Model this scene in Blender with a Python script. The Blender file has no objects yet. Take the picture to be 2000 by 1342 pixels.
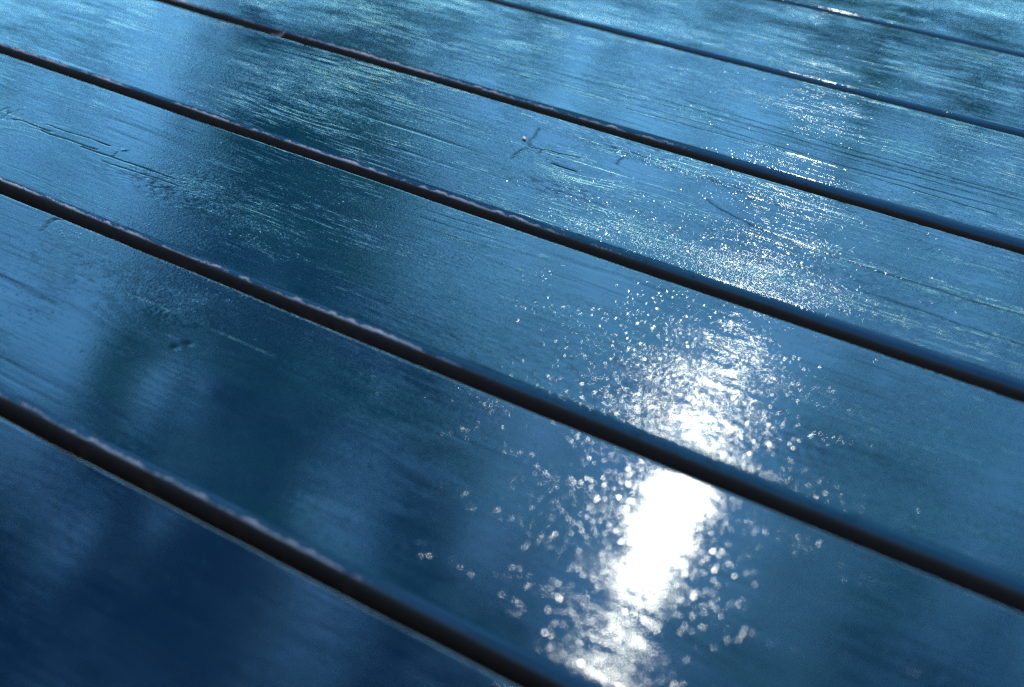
import bpy, math
import numpy as np
from mathutils import Vector, Matrix
R = math.radians
sc = bpy.context.scene
C = sc.collection

# ------------------------------------------------------------------ camera, sky, sun, exposure
TOP = 0.74                       # height of the table top
CAM_H = 0.327                    # camera above the boards
PITCH, ROLL, AZ = R(33.367), R(0.8255), R(56.0114)   # AZ: direction across the boards, from +X
cam = bpy.data.cameras.new('camera')
co = bpy.data.objects.new('camera', cam)
C.objects.link(co)
cam.sensor_width = 36.0
cam.lens = 50.0
cam.clip_start = 0.01
cam.clip_end = 500.0
co.matrix_world = (Matrix.Translation((0, 0, TOP + CAM_H)) @ Matrix.Rotation(R(90) - PITCH, 4, 'X')
                   @ Matrix.Rotation(ROLL, 4, 'Z'))
cam.dof.use_dof = True
cam.dof.focus_distance = 0.72
cam.dof.aperture_fstop = 7.0
sc.camera = co

SUN_AZ, SUN_EL = R(8.4), R(39.8)           # azimuth from +Y towards +X
w = bpy.data.worlds.new('World')
sc.world = w
w.use_nodes = True
nt = w.node_tree
bg = nt.nodes['Background']
sky = nt.nodes.new('ShaderNodeTexSky')
sky.sky_type = 'NISHITA'
sky.sun_disc = False
sky.sun_elevation = SUN_EL
sky.sun_rotation = SUN_AZ
sky.air_density = 1.0
sky.dust_density = 0.05
sky.ozone_density = 10.0
nt.links.new(sky.outputs[0], bg.inputs[0])
bg.inputs[1].default_value = 0.15
sl = bpy.data.lights.new('sun', 'SUN')
sl.energy = 2.0
sl.angle = R(0.5)
sl.color = (1.0, 0.70, 0.73)
so = bpy.data.objects.new('sun', sl)
C.objects.link(so)
sdir = Vector((math.sin(SUN_AZ) * math.cos(SUN_EL), math.cos(SUN_AZ) * math.cos(SUN_EL), math.sin(SUN_EL)))
so.rotation_euler = sdir.to_track_quat('Z', 'Y').to_euler()
so.location = (1.5, 10, 9)
sc.view_settings.view_transform = 'Standard'
sc.view_settings.look = 'None'
sc.view_settings.gamma = 1.0
sc.view_settings.exposure = 2.55
sc.render.engine = 'CYCLES'
sc.cycles.use_denoising = True
sc.cycles.denoising_prefilter = 'NONE'
sc.cycles.max_bounces = 6
sc.cycles.sample_clamp_indirect = 4.0
sc.cycles.sample_clamp_direct = 3.5

# ------------------------------------------------------------------ helpers
def link(o, parent=None):
    C.objects.link(o)
    if parent: o.parent = parent
    return o

def obj(name, verts, faces, mat, parent=None, loc=(0, 0, 0), smooth=False):
    me = bpy.data.meshes.new(name)
    me.from_pydata([tuple(v) for v in verts], [], [tuple(f) for f in faces])
    me.update()
    if mat: me.materials.append(mat)
    if smooth: me.polygons.foreach_set('use_smooth', [True] * len(me.polygons))
    o = bpy.data.objects.new(name, me)
    o.location = loc
    return link(o, parent)

def quad_mesh(name, V, F, mat):
    """V (n,3), F (m,4) numpy arrays -> mesh, fast"""
    me = bpy.data.meshes.new(name)
    me.vertices.add(len(V)); me.vertices.foreach_set('co', np.ascontiguousarray(V, dtype=np.float32).ravel())
    me.loops.add(F.size); me.loops.foreach_set('vertex_index', np.ascontiguousarray(F, dtype=np.int32).ravel())
    me.polygons.add(len(F)); me.polygons.foreach_set('loop_start', np.arange(0, F.size, 4, dtype=np.int32))
    me.update(calc_edges=True)
    if mat: me.materials.append(mat)
    return me

def vn(x, y, seed):
    """smooth 2-D value noise in -1..1"""
    rs = np.random.RandomState(seed)
    T = rs.rand(256, 256).astype(np.float32) * 2 - 1
    xi = np.floor(x).astype(np.int64); yi = np.floor(y).astype(np.int64)
    fx = (x - xi); fy = (y - yi)
    fx = fx * fx * fx * (fx * (fx * 6 - 15) + 10); fy = fy * fy * fy * (fy * (fy * 6 - 15) + 10)
    a = T[xi & 255, yi & 255]; b = T[(xi + 1) & 255, yi & 255]
    c = T[xi & 255, (yi + 1) & 255]; d = T[(xi + 1) & 255, (yi + 1) & 255]
    return (a * (1 - fx) + b * fx) * (1 - fy) + (c * (1 - fx) + d * fx) * fy

def sstep(a, b, x):
    t = np.clip((x - a) / (b - a), 0, 1)
    return t * t * (3 - 2 * t)

class NT:
    def __init__(s, name):
        s.m = bpy.data.materials.new(name); s.m.use_nodes = True
        s.t = s.m.node_tree; s.p = s.t.nodes['Principled BSDF']
    def n(s, kind, **kw):
        x = s.t.nodes.new(kind)
        for k, v in kw.items(): setattr(x, k, v)
        return x
    def l(s, a, b): s.t.links.new(a, b)
    def put(s, sock, v):
        if hasattr(v, 'is_output'): s.l(v, sock)
        else: sock.default_value = v
    def math(s, op, a, b=0.0, c=0.0, clamp=False):
        x = s.n('ShaderNodeMath', operation=op, use_clamp=clamp)
        s.put(x.inputs[0], a); s.put(x.inputs[1], b); s.put(x.inputs[2], c)
        return x.outputs[0]
    def noise(s, vec, sx, sy, detail=2.0, rough=0.5, off=0.0):
        v = s.n('ShaderNodeVectorMath', operation='MULTIPLY_ADD')
        s.l(vec, v.inputs[0]); v.inputs[1].default_value = (sx, sy, 1); v.inputs[2].default_value = (off, off * .7, 0)
        x = s.n('ShaderNodeTexNoise', noise_dimensions='2D')
        s.l(v.outputs[0], x.inputs['Vector']); x.inputs['Scale'].default_value = 1.0
        x.inputs['Detail'].default_value = detail; x.inputs['Roughness'].default_value = rough
        return x.outputs['Fac']
    def ramp(s, x, a, b, lo=0.0, hi=1.0):
        r = s.n('ShaderNodeMapRange', interpolation_type='SMOOTHSTEP')
        s.put(r.inputs[0], x); r.inputs[1].default_value = a; r.inputs[2].default_value = b
        r.inputs[3].default_value = lo; r.inputs[4].default_value = hi
        return r.outputs[0]
    def mix(s, f, a, b):
        x = s.n('ShaderNodeMix', data_type='RGBA')
        s.put(x.inputs[0], f); s.put(x.inputs[6], a); s.put(x.inputs[7], b)
        return x.outputs[2]
    def attr(s, name):
        return s.n('ShaderNodeAttribute', attribute_name=name).outputs['Fac']

# ------------------------------------------------------------------ materials
def paint_material():
    k = NT('wet_blue_paint')
    uv = k.n('ShaderNodeUVMap', uv_map='grain').outputs[0]
    # relief in millimetres: brushed streaks, orange peel, sparse specks / droplets
    mask = k.ramp(k.noise(uv, 11, 32, 3, .55), .36, .66, .35, 1.0)
    streak = k.noise(uv, 28, 880, 3, .60, 3)
    peel = k.noise(uv, 560, 980, 2, .5, 9)
    def specks(su, sv, r, lo, hi):
        vor = k.n('ShaderNodeTexVoronoi', voronoi_dimensions='2D', feature='F1')
        vm = k.n('ShaderNodeVectorMath', operation='MULTIPLY'); k.l(uv, vm.inputs[0]); vm.inputs[1].default_value = (su, sv, 1)
        k.l(vm.outputs[0], vor.inputs['Vector']); vor.inputs['Scale'].default_value = 1.0
        sep = k.n('ShaderNodeSeparateColor'); k.l(vor.outputs['Color'], sep.inputs[0])
        rr = k.math('MULTIPLY_ADD', sep.outputs[1], r * .7, r * .3)
        d = k.ramp(k.math('DIVIDE', vor.outputs['Distance'], rr), .1, 1.0, 1.0, 0.0)
        return k.math('MULTIPLY', k.math('MULTIPLY', d, rr), k.ramp(sep.outputs[0], lo, hi))
    pores = k.math('MULTIPLY', k.ramp(specks(330, 900, .50, .55, .75), .12, .30), k.ramp(k.noise(uv, 16, 45, 3, .6, 83), .42, .66, .0, 1.0))
    gline = k.math('MULTIPLY', k.ramp(k.noise(uv, 10, 950, 2, .55, 91), .60, .70), k.ramp(k.noise(uv, 9, 40, 3, .6, 97), .42, .62, .05, 1.0))
    clump = k.ramp(k.noise(uv, 22, 60, 3, .6, 61), .47, .72, .08, 1.0)
    dots = k.math('MULTIPLY', k.math('ADD', specks(420, 640, .34, .62, .85), specks(190, 240, .22, .72, .92)), k.math('MULTIPLY_ADD', k.attr('rough'), 2.2, clump))
    rough = k.attr('rough')
    fine = k.noise(uv, 900, 2100, 1, .5, 77)
    pk = k.ramp(peel, .44, .68)                      # flat film with raised grains rather than an even ripple
    ridge = k.ramp(streak, .50, .74)
    h = k.math('MULTIPLY_ADD', ridge, .034, k.math('MULTIPLY', streak, .032))
    h = k.math('MULTIPLY_ADD', peel, .022, h)
    h = k.math('MULTIPLY_ADD', fine, .016, h)
    calm = k.n('ShaderNodeAttribute', attribute_name='calm', attribute_type='OBJECT').outputs['Fac']
    h = k.math('MULTIPLY', k.math('MULTIPLY', h, mask), calm)
    h = k.math('MULTIPLY_ADD', k.math('MULTIPLY', pk, rough), .055, h)
    h = k.math('MULTIPLY_ADD', k.math('MULTIPLY', fine, rough), .05, h)
    h = k.math('MULTIPLY_ADD', dots, .155, h)
    h = k.math('MULTIPLY_ADD', pores, -.014, h)
    h = k.math('MULTIPLY_ADD', gline, -.010, h)
    bump = k.n('ShaderNodeBump'); bump.inputs['Strength'].default_value = 1.0
    bump.inputs['Distance'].default_value = 0.001
    k.l(h, bump.inputs['Height'])
    # colour
    c1 = k.mix(k.ramp(k.noise(uv, 6, 22, 4, .6, 5), .35, .65), (.0010, .0106, .0190, 1), (.0009, .0145, .0185, 1))
    crack = k.attr('crack')
    c1 = k.mix(k.ramp(k.noise(uv, 30, 420, 3, .65, 21), .52, .75, 0, .35), c1, (.0018, .016, .026, 1))
    shade_tone = k.n('ShaderNodeAttribute', attribute_name='shade_tone', attribute_type='OBJECT').outputs['Fac']
    c1 = k.mix(shade_tone, (.0006, .0042, .0115, 1), c1)
    crack = k.math('MAXIMUM', crack, k.math('MULTIPLY', pores, .8))
    crack = k.math('MAXIMUM', crack, k.math('MULTIPLY', gline, .5))
    c1 = k.mix(crack, c1, (.0012, .0030, .005, 1))
    wear = k.attr('wear')
    chip = k.ramp(k.math('ADD', wear, k.math('MULTIPLY', k.noise(uv, 900, 2600, 3, .65, 31), 1.0)), .78, .98)
    bare = k.mix(k.noise(uv, 160, 1800, 2, .6, 41), (.12, .082, .060, 1), (.40, .30, .22, 1))
    col = k.mix(chip, c1, bare)
    side = k.attr('side')
    col = k.mix(side, col, (.030, .018, .010, 1))
    rgh = k.ramp(k.noise(uv, 25, 90, 3, .6, 51), .3, .7, .052, .078)
    rgh = k.math('MAXIMUM', rgh, k.ramp(dots, .004, .03, 0.0, .13))
    rgh = k.math('MAXIMUM', rgh, k.math('MULTIPLY', chip, .6))
    rgh = k.math('MAXIMUM', rgh, k.math('MULTIPLY', side, .85))
    dif = k.n('ShaderNodeBsdfDiffuse'); k.l(col, dif.inputs['Color']); k.l(bump.outputs[0], dif.inputs['Normal'])
    glo = k.n('ShaderNodeBsdfGlossy', distribution='BECKMANN')
    k.l(rgh, glo.inputs['Roughness']); k.l(bump.outputs[0], glo.inputs['Normal']); glo.inputs['Color'].default_value = (.70, 1, .83, 1)
    fr = k.n('ShaderNodeFresnel'); fr.inputs['IOR'].default_value = 1.5; k.l(bump.outputs[0], fr.inputs['Normal'])
    spl = k.math('MULTIPLY', fr.outputs[0], k.math('SUBTRACT', 1.0, k.math('MULTIPLY', chip, .85)))
    fac = k.math('MULTIPLY', spl, k.math('MULTIPLY', k.math('SUBTRACT', 1.0, k.math('MULTIPLY', side, .85)), k.math('SUBTRACT', 1.0, k.math('MULTIPLY', crack, .8))))
    mx = k.n('ShaderNodeMixShader')
    k.l(fac, mx.inputs[0]); k.l(dif.outputs[0], mx.inputs[1]); k.l(glo.outputs[0], mx.inputs[2])
    k.l(mx.outputs[0], k.t.nodes['Material Output'].inputs['Surface'])
    return k.m

def plain_material(name, c1, c2, scale, rough, bump=0.0):
    k = NT(name)
    g = k.n('ShaderNodeTexCoord').outputs['Object']
    x = k.n('ShaderNodeTexNoise'); k.l(g, x.inputs['Vector']); x.inputs['Scale'].default_value = scale; x.inputs['Detail'].default_value = 5
    k.l(k.mix(k.ramp(x.outputs['Fac'], .3, .7), c1 + (1,), c2 + (1,)), k.p.inputs['Base Color'])
    k.p.inputs['Roughness'].default_value = rough
    if bump:
        b = k.n('ShaderNodeBump'); b.inputs['Distance'].default_value = bump
        k.l(x.outputs['Fac'], b.inputs['Height']); k.l(b.outputs[0], k.p.inputs['Normal'])
    return k.m

def leaf_material():
    k = NT('leaf_green')
    r = k.n('ShaderNodeNewGeometry').outputs['Random Per Island']
    col = k.mix(r, (.05, .12, .030, 1), (.11, .22, .05, 1))
    k.l(col, k.p.inputs['Base Color']); k.p.inputs['Roughness'].default_value = .55
    tr = k.n('ShaderNodeBsdfTranslucent'); k.l(col, tr.inputs[0])
    mx = k.n('ShaderNodeMixShader'); mx.inputs[0].default_value = .75
    k.l(k.p.outputs[0], mx.inputs[1]); k.l(tr.outputs[0], mx.inputs[2])
    k.l(mx.outputs[0], k.t.nodes['Material Output'].inputs['Surface'])
    return k.m

M_PAINT = paint_material()
M_WOOD = plain_material('dark_wood', (.035, .022, .013), (.06, .04, .025), 30, .8, .002)
M_BARK = plain_material('bark', (.05, .038, .028), (.11, .085, .065), 12, .9, .03)
M_LEAF = leaf_material()
M_SOIL = plain_material('grassy_soil', (.030, .040, .015), (.06, .055, .03), 3, .95, .05)
M_HUSK = plain_material('tan_husk', (.16, .075, .018), (.30, .16, .05), 900, .6)
M_FLUFF = plain_material('pale_fluff', (.10, .09, .085), (.16, .15, .14), 900, .9)

# ------------------------------------------------------------------ setting
S = 250.0
g = obj('ground', [(-S, -S, 0), (S, -S, 0), (S, S, 0), (-S, S, 0)], [(0, 1, 2, 3)], M_SOIL)
g['kind'] = 'structure'

# ------------------------------------------------------------------ the slatted table
T_DIR = Vector((math.sin(AZ), -math.cos(AZ), 0))     # along the boards
N_DIR = Vector((math.cos(AZ), math.sin(AZ), 0))      # across the boards
U0, V0 = -0.40, 0.55                                  # middle of the table top, in board coordinates
table = bpy.data.objects.new('slatted_table', None)
link(table)
table.location = T_DIR * U0 + N_DIR * V0
table.rotation_euler = (0, 0, AZ - R(90))
table.empty_display_size = .2
table['label'] = 'wet dark blue painted table of parallel wooden boards with worn rounded edges and black gaps'
table['category'] = 'table'
ULO, UHI = -1.20, 0.40

FAR = [.25453, .37576, .49378, .61146, .73930, .85225, .967, 1.085]        # far edge of each board
NEAR = [.137, (.2640, .2652), (.3848, .3878), (.5034, .5054), (.6216, .6220), (.7463, .7455), (.8590, .8580), .974]
UVIS = [(-.44, -.14), (-.59, -.03), (-.74, -.03), (-.81, -.07), (-.78, -.10), (-.61, -.14), (-.46, -.17), None]
DU = [.0022, .0016, .0011, .0011, .0013, .002, .0025, 0]
DV = [.0010, .0007, .00040, .00040, .0005, .0008, .0010, 0]
SHADE_TONE = [.10, .62, .95, .9, 1.0, .85, 1.0, .9]  # low on the two nearest boards: painted-in shade; the rest vary a little
WEAR = [0, .98, 1.0, .86, .84, .25, .1, 0]

CRACKS = {
 1: [(.0013, .35, [(-.5134, .3757), (-.5162, .3744), (-.5170, .3713), (-.5149, .3665), (-.5129, .3624)])],
 2: [(.0010, .35, [(-0.6242, 0.4369), (-0.6192, 0.4390), (-0.6121, 0.4383), (-0.6064, 0.4384), (-0.6010, 0.4384), (-0.5952, 0.4386)]),
     (.0010, .4, [(-0.6011, 0.4367), (-0.5933, 0.4360), (-0.5791, 0.4369), (-0.5673, 0.4370), (-0.5586, 0.4379)]),
     (.0011, .4, [(-0.5674, 0.4353), (-0.5470, 0.4358), (-0.5350, 0.4363), (-0.5160, 0.4370), (-0.4999, 0.4373)]),
     (.0008, .3, [(-0.6045, 0.4431), (-0.5886, 0.4434), (-0.5723, 0.4449), (-0.5565, 0.4448)]),
     (.0008, .3, [(-0.5459, 0.4300), (-0.5282, 0.4311), (-0.5109, 0.4322), (-0.4936, 0.4329)]),
     (.0007, .3, [(-.6294, .4291), (-.6297, .4338), (-.6324, .4401), (-.6317, .4448), (-.6305, .4491)]),
     (.0007, .3, [(-.6403, .4344), (-.6391, .4403), (-.6385, .4458)]),
     (.0006, .3, [(-.6387, .4456), (-.6324, .4401)]),
     (.0008, -.35, [(-.5472, .4370), (-.5495, .4425)]), (.0016, -.5, [(-.5474, .4453), (-.5468, .4457)])],
 3: [(.0010, .30, [(-.3860, .5958), (-.3834, .5880), (-.3818, .5845), (-.3823, .5809), (-.3782, .5738), (-.3782, .5699), (-.3792, .5646), (-.3779, .5566)]),
     (.0008, .26, [(-.3775, .5727), (-.3707, .5738), (-.3657, .5759), (-.3590, .5755), (-.3491, .5774)]),
     (.0012, .3, [(-.3702, .5734), (-.3690, .5697)]),
     (.0014, .35, [(-.3567, .5637), (-.3508, .5628), (-.3418, .5628)]),
     (.0010, .25, [(-.3309, .5965), (-.3306, .5907), (-.3303, .5865), (-.3287, .5818)]),
     (.0009, .13, [(-.2724, .5746), (-.2647, .5708), (-.2514, .5667), (-.2387, .5632), (-.2274, .5620), (-.2053, .5597), (-.1894, .5582), (-.1791, .5576)]),
     (.0009, .13, [(-.1791, .5576), (-.1550, .5582), (-.1430, .5580), (-.1310, .5570), (-.1069, .5597)]),
     (.0007, .3, [(-.1909, .5330), (-.1798, .5301)]),
     (.0007, .2, [(-.1732, .5375), (-.1467, .5364), (-.1234, .5353), (-.1013, .5350)])],
 4: [(.0009, .055, [(-.56, .6690), (-.4547, .6695), (-.3523, .6757), (-.2401, .6712), (-.1395, .6700)]),
     (.0011, .065, [(-.57, .6630), (-.4506, .6641), (-.3484, .6688), (-.2401, .6650), (-.1431, .6663)]),
     (.0009, .055, [(-.52, .6560), (-.4409, .6555), (-.3449, .6625), (-.2366, .6600), (-.1395, .6600)]),
     (.0010, .06, [(-.50, .6490), (-.4409, .6499), (-.3401, .6540), (-.2317, .6503), (-.1395, .6530)]),
     (.0008, .20, [(-.36, .6460), (-.27, .6470), (-.15, .6440)])],
 5: [(.0009, .2, [(-.38, .800), (-.30, .803), (-.22, .801)]), (.0008, .2, [(-.36, .780), (-.26, .783), (-.16, .781)])],
}
KNOTS = {1: [(-.403, .347, .016, 1.0)], 2: [(-.210, .485, .006, .8), (-.640, .440, .014, .8)], 3: [(-.345, .573, .016, .7)],
         4: [(-.48, .70, .012, .6)], 5: [(-.30, .79, .012, .6)]}
PITS = {1: [(-.3901, .3282, .0014, .35), (-.3872, .3336, .0013, .35)]}
ROUGH = {3: [(-.336, .542, .030, .010, 1.0), (-.331, .610, .03, .006, .7), (-.332, .598, .03, .005, 1.2), (-.285, .595, .035, .004, 1.2), (-.25, .590, .02, .004, .9), (-.22, .545, .10, .02, .5)],
         2: [(-.50, .428, .05, .012, .8), (-.47, .44, .05, .02, .5), (-.20, .41, .12, .03, .5)], 1: [(-.46, .35, .07, .02, .5)]}

def seg_dist(U, V, pts):
    d = np.full(U.shape, 9.0)
    for (a, b), (c, e) in zip(pts[:-1], pts[1:]):
        L2 = (c - a) ** 2 + (e - b) ** 2 + 1e-12
        s = np.clip(((U - a) * (c - a) + (V - b) * (e - b)) / L2, 0, 1)
        d = np.minimum(d, np.hypot(U - a - s * (c - a), V - b - s * (e - b)))
    return d

def relief(i, U, V):
    """height of the board's face in metres, and the grain coordinate"""
    q = 100 * i
    T = V + .005 * vn(U / .22 + 7 * i, V / .05, q + 1) + .0012 * vn(U / .05, V / .014, q + 2)
    for (ku, kv, kr, ks) in KNOTS.get(i, []):
        r = np.sqrt(((U - ku) / 1.7) ** 2 + (V - kv) ** 2)
        wgt = np.exp(-(r / kr) ** 2) * ks
        T = T * (1 - wgt) + (kv + r * 1.1) * wgt + np.sign(V - kv) * 0.35 * kr * np.exp(-((U - ku) / (3 * kr)) ** 2 - ((V - kv) / (2 * kr)) ** 2) * (1 - wgt)
    s = .52 * vn(U / .13, T / .0021, q + 3) + .45 * vn(U / .06, T / .00125, q + 4) + .18 * vn(U / .018, T / .0012, q + 15) + .35 * vn(U / .11, T / .006, q + 5)
    mask = sstep(-.35, .55, vn(U / .11 + 3, V / .030, q + 6) + .3 * vn(U / .03, V / .012, q + 7))
    amp = (.8, 1.1, 1.35, 1.8, 1.5, 1.2, 1., .8)[i] * (1 - (.0, .66, .50, .42, .66, .55, .4, 0)[i] * sstep(-.42, -.30, U))
    H = (-.085e-3 * np.maximum(s - .16, 0) * (.15 + .85 * mask) - .012e-3 * s * mask) * amp
    H += .020e-3 * vn(U / .035, V / .012, q + 8) + (.025e-3 if i < 3 else .05e-3) * vn(U / .09, V / .03, q + 9)
    for (ru, rv, su, sv, amp) in ROUGH.get(i, []):
        g = np.exp(-((U - ru) / su) ** 2 - ((V - rv) / sv) ** 2) * amp
        H += .07e-3 * g * np.minimum(vn(U / .0024, T / .0011, q + 11) - .1, 0.25)
    K = np.clip(-.0 + 1.0 * (np.maximum(s - .55, 0)) * mask, 0, .4) if UVIS[i] else np.zeros(U.shape)
    for (ru, rv, su, sv, ra) in ROUGH.get(i, []):
        K = np.maximum(K, .85 * np.clip(ra * np.exp(-((U - ru) / su) ** 2 - ((V - rv) / sv) ** 2), 0, 1) * sstep(.18, .5, vn(U / .0034, T / .0012, q + 16)))
    for (wd, dep, pts) in CRACKS.get(i, []):
        us = [p[0] for p in pts]; vs = [p[1] for p in pts]
        b = (U[:, 0] > min(us) - .01) & (U[:, 0] < max(us) + .01)
        if not b.any(): continue
        Us, Vs = U[b], V[b]
        wob = .0003 * vn(Us / .009, Vs / .004, q + 12) + .0002 * vn(Us / .003, Vs / .002, q + 13)
        d = seg_dist(Us, Vs + wob, pts)
        gain = .75 + .35 * vn(Us / .02, Vs / .02, q + 14)
        H[b] += -dep * 1e-3 * gain * np.exp(-(d / (wd * .55)) ** 2) + .04 * abs(dep) * 1e-3 * np.exp(-((d - wd) / (wd * .6)) ** 2)
        if dep > 0: K[b] = np.maximum(K[b], np.clip(dep * 13, 0, 1) * sstep(.1, .6, gain) * np.exp(-(d / (wd * .55)) ** 2))
    for (pu, pv, pr, dep) in PITS.get(i, []):
        K = np.maximum(K, np.exp(-(((U - pu) / 1.4) ** 2 + (V - pv) ** 2) / (pr * 1.2) ** 2))
        H -= dep * 1e-3 * np.exp(-(((U - pu) / 1.4) ** 2 + (V - pv) ** 2) / pr ** 2)
    return H, T, rough_field(i, U, V), K

GRIT = {1: [(-.25, .35, .08, .03, .22), (-.20, .285, .05, .02, .22), (-.45, .36, .10, .02, .5)],
        2: [(-.20, .40, .12, .030, .26), (-.24, .43, .10, .02, .3), (-.46, .43, .06, .03, .6), (-.40, .46, .20, .02, .25)],
        3: [(-.29, .525, .075, .022, .75), (-.20, .522, .05, .016, .7), (-.30, .597, .07, .005, .9), (-.336, .543, .03, .012, .9), (-.50, .56, .12, .03, .45), (-.14, .57, .08, .03, .25)],
        4: [(-.62, .69, .07, .03, .3), (-.60, .65, .05, .02, .4)], 5: [(-.45, .76, .05, .01, .8)], 6: [(-.22, .93, .08, .04, .35)]}
def rough_field(i, U, V):
    g = np.zeros(U.shape)
    for (ru, rv, su, sv, amp) in GRIT.get(i, []):
        g = np.maximum(g, amp * np.exp(-((U - ru) / su) ** 2 - ((V - rv) / sv) ** 2))
    n = vn(U / .035, V / .008, 100 * i + 31) * .6 + vn(U / .012, V / .004, 100 * i + 32) * .5
    return np.clip(g * (.75 + .9 * n), 0, 1.5) + .02

def make_plank(i):
    near = NEAR[i]; nl, nr = near if isinstance(near, tuple) else (near, near)
    far = FAR[i] + .0007
    if UVIS[i]:
        a, b = UVIS[i]
        us = np.concatenate([np.linspace(ULO, a, 25)[:-1], np.arange(a, b, DU[i]), np.linspace(b, UHI, 25)])
        nv = int((far - near_mid(near)) / DV[i])
    else:
        us = np.linspace(ULO, UHI, 120); nv = 40
    TH, RF = .024, .0009
    prof = []                                    # (v from near edge 0..1 scheme handled below, z, side)
    # near side going up, bullnose, face, far rounding, far side
    na = 16
    cols = [('n', 0.0006, -TH, 1.0), ('n', 0.0, -TH + .001, 1.0), ('n', 0.0, -.014, 1.0), ('n', 0.0, -.009, .9)]
    for k in range(na):
        t = k / na * math.pi / 2
        cols.append(('a', 1 - math.cos(t), -(1 - math.sin(t)), float(np.clip((7 - k) / 3, 0, 1))))
    for k in range(nv + 1): cols.append(('f', k / nv, 0, 0))
    for k in range(1, 7):
        t = k / 6 * math.pi / 2
        cols.append(('e', RF * math.sin(t) - RF, -RF * (1 - math.cos(t)), 0 if k < 3 else 1.0))
    cols += [('e', 0, -.010, 1.0), ('e', 0, -TH, 1.0)]
    nc = len(cols); nu = len(us)
    ramp = np.clip((us - (-.8)) / .75, -.3, 1.3)
    nearv = nl + (nr - nl) * ramp + .0004 * vn(us / .12, us * 0 + i, 900 + i) + .00022 * vn(us / .02, us * 0 + i, 910 + i)
    farv = far + .0003 * vn(us / .15, us * 0 + i, 920 + i) + .00012 * vn(us / .02, us * 0 + i, 930 + i)
    RA = .0019 + .0034 * sstep(.15, 1.0, ramp)
    RB = .85 * RA
    V = np.zeros((nu, nc)); Z = np.zeros((nu, nc)); SD = np.zeros((nu, nc)); W = np.zeros((nu, nc))
    for j, (kind, x, z, sd) in enumerate(cols):
        if kind == 'n': V[:, j] = nearv + x
        elif kind == 'a': V[:, j] = nearv + RA * x
        elif kind == 'e': V[:, j] = farv + x
        else: V[:, j] = nearv + RA + x * (farv - RF - nearv - RA)
        Z[:, j] = z * RB if kind == 'a' else z
        SD[:, j] = sd
    U = np.repeat(us[:, None], nc, 1)
    H, T, RG, CK = relief(i, U, V)
    fade = np.clip((V - nearv[:, None]) / .006, 0, 1) * np.clip((farv[:, None] - V) / .002, 0, 1)
    Z = Z + H * (.25 + .75 * fade) * (Z > -.008)
    # worn arris: bare wood where the near rounding turns steep, mostly on the shaded end of the boards
    wu = sstep(-.22, -.36, us) if i != 1 else sstep(-.16, -.27, us)
    patch = .62 + .30 * vn(us / .045, us * 0 + 2, 940 + i) + .22 * vn(us / .009, us * 0 + 3, 950 + i) + .15 * vn(us / .003, us * 0 + 3, 960 + i)
    off = .0003 * vn(us / .02, us * 0 + 5, 970 + i) + .0004 * vn(us / .005, us * 0 + 5, 975 + i) + .0003 * vn(us / .0025, us * 0 + 5, 976 + i)
    arc = V - nearv[:, None]
    band = np.exp(-((arc - .0007 - off[:, None]) / .0006) ** 2)
    W = band * (patch * wu * WEAR[i])[:, None]
    # chips that show bare fibres here and there along the other arrises
    mid_u, mid_v = (ULO + UHI) / 2, (nl + far) / 2
    P = np.stack([U - mid_u, V - mid_v, Z], -1).reshape(-1, 3)
    idx = np.arange(nu * nc).reshape(nu, nc)
    F = np.stack([idx[:-1, :-1], idx[1:, :-1], idx[1:, 1:], idx[:-1, 1:]], -1).reshape(-1, 4)
    # underside and end caps (coarse quads sharing the rim)
    under = np.stack([idx[:-1, -1], idx[1:, -1], idx[1:, 0], idx[:-1, 0]], -1)
    half = nc // 2
    caps = []
    for row, flip in ((0, False), (nu - 1, True)):
        for j in range(half - 1):
            o0 = nu * nc + (nc if flip else 0)                   # the end grain has its own ring of vertices
            qd = [o0 + j, o0 + j + 1, o0 + nc - 2 - j, o0 + nc - 1 - j]
            if len(set(qd)) == 4: caps.append(qd[::-1] if flip else qd)
    F = np.concatenate([F, under, np.array(caps)])
    P = np.concatenate([P, P[idx[0]], P[idx[-1]]])
    ends = np.concatenate([idx[0], idx[-1]])
    me = quad_mesh('plank', P, F, M_PAINT)
    nf = len(me.polygons)
    sm = np.ones(nf, dtype=bool); sm[(nu - 1) * (nc - 1):] = False       # underside and end grain stay flat
    me.polygons.foreach_set('use_smooth', sm)
    for nm, A in (('wear', W), ('side', SD), ('rough', RG), ('crack', CK)):
        at = me.attributes.new(nm, 'FLOAT', 'POINT'); A = A.ravel(); at.data.foreach_set('value', np.concatenate([A, np.ones(2 * nc) if nm == 'side' else A[ends] * 0]).astype(np.float32))
    uvl = me.uv_layers.new(name='grain')
    li = np.zeros(len(me.loops), dtype=np.int32); me.loops.foreach_get('vertex_index', li)
    G = np.stack([U + 3.7 * i, T + 1.3 * i], -1).reshape(-1, 2)
    G = np.concatenate([G, G[ends]])[li]
    uvl.data.foreach_set('uv', G.astype(np.float32).ravel())
    o = bpy.data.objects.new('plank', me)
    o['calm'] = (.6, .65, 1.0, 1.4, 1.15, .9, .7, .7)[i]   # how strongly the brush marks stand out
    o['shade_tone'] = SHADE_TONE[i]                          # shade over the nearest boards put into their colour; others vary slightly
    o.location = (mid_u - U0, mid_v - V0, TOP)
    return link(o, table)

def near_mid(n): return n[0] if isinstance(n, tuple) else n

for i in range(8): make_plank(i)

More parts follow.
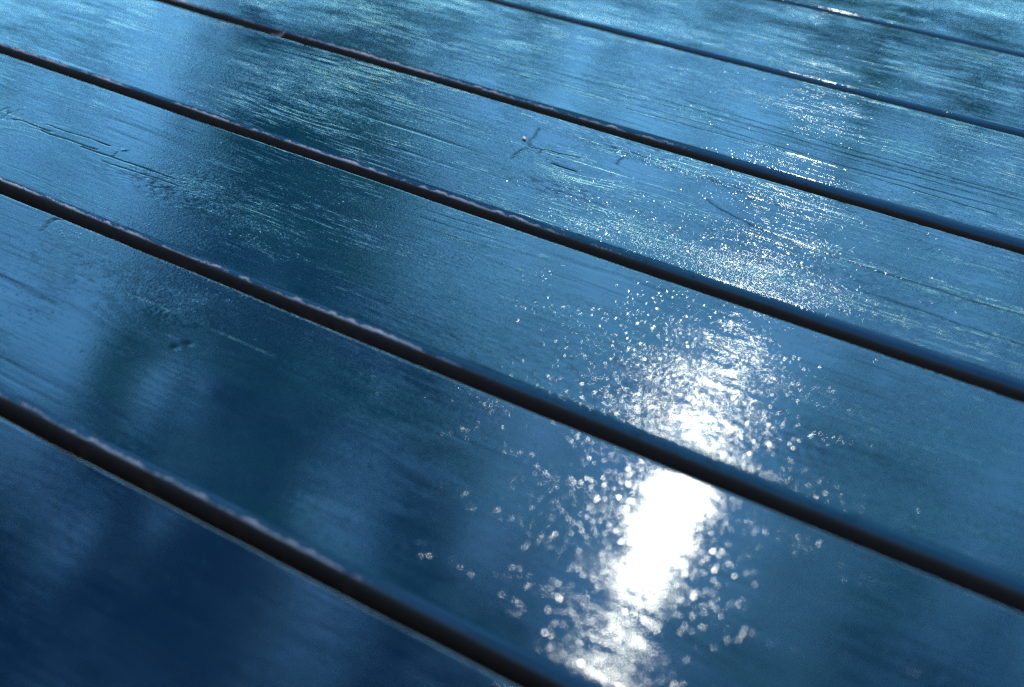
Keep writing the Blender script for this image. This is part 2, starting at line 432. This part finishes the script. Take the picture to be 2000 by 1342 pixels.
def box(name, c, s, mat, parent):
    x, y, z = (k / 2 for k in s)
    b = min(s) * .08
    vs, fs = [], []
    for (zz, e) in ((-z, b), (-z + b, 0), (z - b, 0), (z, b)):
        vs += [(-x + e, -y + e, zz), (x - e, -y + e, zz), (x - e, y - e, zz), (-x + e, y - e, zz)]
    fs = [(3, 2, 1, 0), (12, 13, 14, 15)]
    for r in range(3):
        for k in range(4):
            fs.append((r * 4 + k, r * 4 + (k + 1) % 4, r * 4 + 4 + (k + 1) % 4, r * 4 + 4 + k))
    return obj(name, vs, fs, mat, parent, c)

for du in (-.55, .55):
    box('batten', (du, .06, TOP - .024 - .0225 - .001), (.07, .92, .045), M_WOOD, table)
    for dv in (-.33, .45):
        box('leg', (du + (.0701 if du < 0 else -.0701), dv, (TOP - .026) / 2), (.07, .09, TOP - .026), M_WOOD, table)

# ------------------------------------------------------------------ small things lying on the boards
def on_table(u, v, z=0.0):
    p = T_DIR * u + N_DIR * v
    return Vector((p.x, p.y, TOP + z))

def lump(name, L, Wd, Ht, mat, seed, loc, rz):
    rs = np.random.RandomState(seed); vs, fs = [], []
    n, m = 7, 8
    for a in range(n + 1):
        t = a / n; r = math.sin(math.pi * min(max(t, .04), .96)) ** .6
        for b in range(m):
            an = 2 * math.pi * b / m; j = 1 + rs.uniform(-.18, .18)
            vs.append(((t - .5) * L, r * j * Wd / 2 * math.cos(an) + Wd * .3 * (t - .5) ** 2, Ht / 2 + r * j * Ht / 2 * math.sin(an)))
    for a in range(n):
        for b in range(m):
            fs.append((a * m + b, a * m + (b + 1) % m, (a + 1) * m + (b + 1) % m, (a + 1) * m + b))
    fs += [tuple(range(m))[::-1], tuple(range(n * m, n * m + m))]
    o = obj(name, vs, fs, mat, None, loc, True); o.rotation_euler = (0, 0, rz)
    return o

hk = lump('seed_husk', .0036, .0018, .0011, M_HUSK, 4, on_table(-.3846, .5793, .0001), R(-75))
hk['label'] = 'tiny tan seed husk lying beside the branching crack in the paint'; hk['category'] = 'seed husk'

# wisp of pale fibres caught across a gap near the top edge of the photo
rs = np.random.RandomState(12)
vs, fs = [], []
for k in range(9):
    p0 = Vector((rs.uniform(-.003, .003), rs.uniform(.009, .0125), rs.uniform(-.001, .0012)))
    p1 = Vector((rs.uniform(-.003, .006), rs.uniform(-.0025, .001), rs.uniform(-.0005, .001)))
    sag = rs.uniform(.001, .004); rad = rs.uniform(.00004, .00008)
    b0 = len(vs); ns = 8
    for a in range(ns + 1):
        t = a / ns; c = p0.lerp(p1, t) + Vector((rs.uniform(-1, 1) * .0004, 0, -sag * 4 * t * (1 - t)))
        for b in range(4):
            an = math.pi / 2 * b
            vs.append((c.x + rad * math.cos(an), c.y, c.z + rad * math.sin(an)))
    for a in range(ns):
        for b in range(4):
            fs.append((b0 + a * 4 + b, b0 + a * 4 + (b + 1) % 4, b0 + a * 4 + 4 + (b + 1) % 4, b0 + a * 4 + 4 + b))
fl = obj('fibre_wisp', vs, fs, M_FLUFF, None, on_table(-.5951, FAR[3] + .0005, .0003), True)
fl.rotation_euler = (0, 0, AZ - R(90))
fl['label'] = 'faint pale wisp of fibres bridging the dark gap between two boards'; fl['category'] = 'fibre wisp'

# ------------------------------------------------------------------ trees beyond the table (mirrored in the wet paint)
DARK = [(-19.6,19.5,2.1,0.8), (-9.0,23.4,3.1,1.8), (-8.7,20.3,1.9,0.8), (-8.5,26.3,4.2,2.2), (-10.2,28.0,3.9,1.8), (-16.6,31.0,3.9,1.8), (-10.6,31.4,5.2,2.2),
        (-6.5,33.0,3.0,2.2), (-13.7,35.4,8.2,2.4), (-5.5,37.0,4.2,3.1), (-20.1,37.2,4.8,1.7), (-14.5,40.4,8.7,2.5), (-5.5,41.7,4.2,4.0), (-20.4,43.5,10.7,2.8),
        (-5.5,46.0,7.2,2.3), (18.0,35.7,3.2,1.6), (19.0,41.7,3.6,1.6), (23.3,44.0,5.8,2.2), (19.8,22.2,1.8,.9),
        (14.2,46.1,3.2,1.5), (-30, 40, 6, 8), (-14, 52, 18, 6), (22, 52, 14, 6)]
HOLE = [(-18.5,30.4,1.2,0.8), (-13.9,31.3,1.4,0.9), (-16.4,34.0,1.5,1.6), (-9.6,33.5,1.7,0.8), (-9.0,39.5,2.6,1.8), (-22.7,39.1,2.1,1.1), (-10.1,43.8,2.1,2.1),
        (-22.0,31.3,2.4,2.5), (-7.7,37.7,1.5,0.6), (-1.5,41.1,1.6,1.4), (8.6, 39.2, 5.4, 5.2)]
EYE = Vector((0, .35, TOP))
def dens(az, el):
    d = np.where((el < 24) & (az > -8), np.where(az > 13, .62 * np.clip((24 - el) / 2, 0, 1), .52 * np.clip((22 - el) / 2, 0, 1)), .05)
    for (a, e, ra, re) in DARK:
        d = np.maximum(d, np.clip(1.5 - np.hypot((az - a) / ra, (el - e) / re), 0, 1))
    for (a, e, ra, re) in HOLE:
        d = np.minimum(d, np.clip((np.hypot((az - a) / ra, (el - e) / re) / 1.3 - .8) * 4, 0, 1))
    return d

def tube(vs, fs, pts, rads, m=8):
    b0 = len(vs)
    for k, (p, r) in enumerate(zip(pts, rads)):
        d = (pts[min(k + 1, len(pts) - 1)] - pts[max(k - 1, 0)]).normalized()
        s = d.cross(Vector((.31, .95, .1))).normalized(); t = d.cross(s)
        for b in range(m):
            an = 2 * math.pi * b / m
            vs.append(tuple(p + s * (r * math.cos(an)) + t * (r * math.sin(an))))
    for k in range(len(pts) - 1):
        for b in range(m):
            fs.append((b0 + k * m + b, b0 + k * m + (b + 1) % m, b0 + (k + 1) * m + (b + 1) % m, b0 + (k + 1) * m + b))

def tree(azr, taz, dist, seed, label, n_try):
    rs = np.random.RandomState(seed)
    base = Vector((EYE.x + dist * math.sin(R(taz)), EYE.y + dist * math.cos(R(taz)), 0))
    t = bpy.data.objects.new('leafy_tree', None); link(t); t.location = base
    t['label'] = label; t['category'] = 'tree'; t['group'] = 'trees beyond the table'
    az = rs.uniform(azr[0], azr[1], n_try); el = rs.uniform(14.5, 60, n_try)
    keep = rs.rand(n_try) < dens(az, el) * np.where(el > 48, .7, 1)
    az, el = az[keep], el[keep]
    dd = dist + rs.uniform(-1.6, 1.6, len(az))
    cx = np.stack([EYE.x + dd * np.sin(np.radians(az)), EYE.y + dd * np.cos(np.radians(az)), EYE.z + dd * np.tan(np.radians(el))], -1)
    K = 22
    ctr = np.repeat(cx, K, 0) + rs.normal(0, .11, (len(cx) * K, 3))
    n = len(ctr)
    ax = rs.normal(size=(n, 3)); ax[:, 2] -= .5; ax /= np.linalg.norm(ax, axis=1)[:, None]
    bx = np.cross(ax, rs.normal(size=(n, 3))); bx /= np.linalg.norm(bx, axis=1)[:, None]
    L = rs.uniform(.07, .12, n)[:, None]; Wd = L * rs.uniform(.5, .7, n)[:, None]
    V = np.stack([ctr - ax * L, ctr + bx * Wd - ax * L * .1, ctr + ax * L, ctr - bx * Wd - ax * L * .1], 1).reshape(-1, 3) - np.array(base)
    me = quad_mesh('crown', V, np.arange(4 * n).reshape(n, 4), M_LEAF)
    cr = bpy.data.objects.new('crown', me); link(cr, t)
    vs, fs = [], []
    top = 6.5
    pts = [Vector((0.25 * math.sin(k * 1.3 + seed), .2 * math.cos(k * 1.7 + seed), k * top / 7)) for k in range(8)]
    pts[0] = Vector((0, 0, -.1))
    tube(vs, fs, pts, [.24 - .018 * k for k in range(8)], 10)
    obj('trunk', vs, fs, M_BARK, t, smooth=True)
    for k in rs.choice(len(cx), min(14, len(cx)), replace=False):
        vs, fs = [], []
        a = pts[int(rs.randint(4, 8))]; b = Vector(cx[k]) - base
        mid = a.lerp(b, .5) + Vector((0, 0, .35))
        tube(vs, fs, [a, a.lerp(mid, .5), mid, mid.lerp(b, .6), b], [.09, .07, .05, .03, .012], 6)
        obj('limb', vs, fs, M_BARK, t, smooth=True)
    return t

tree((-36, 1.5), -10, 13.0, 5, 'tall leafy tree with dense dark crown mirrored across the left-hand boards', 4500)
tree((1.5, 36), 32, 14.0, 8, 'tall airy tree with thin crown mirrored in the boards on the right', 3300)
print('script done')
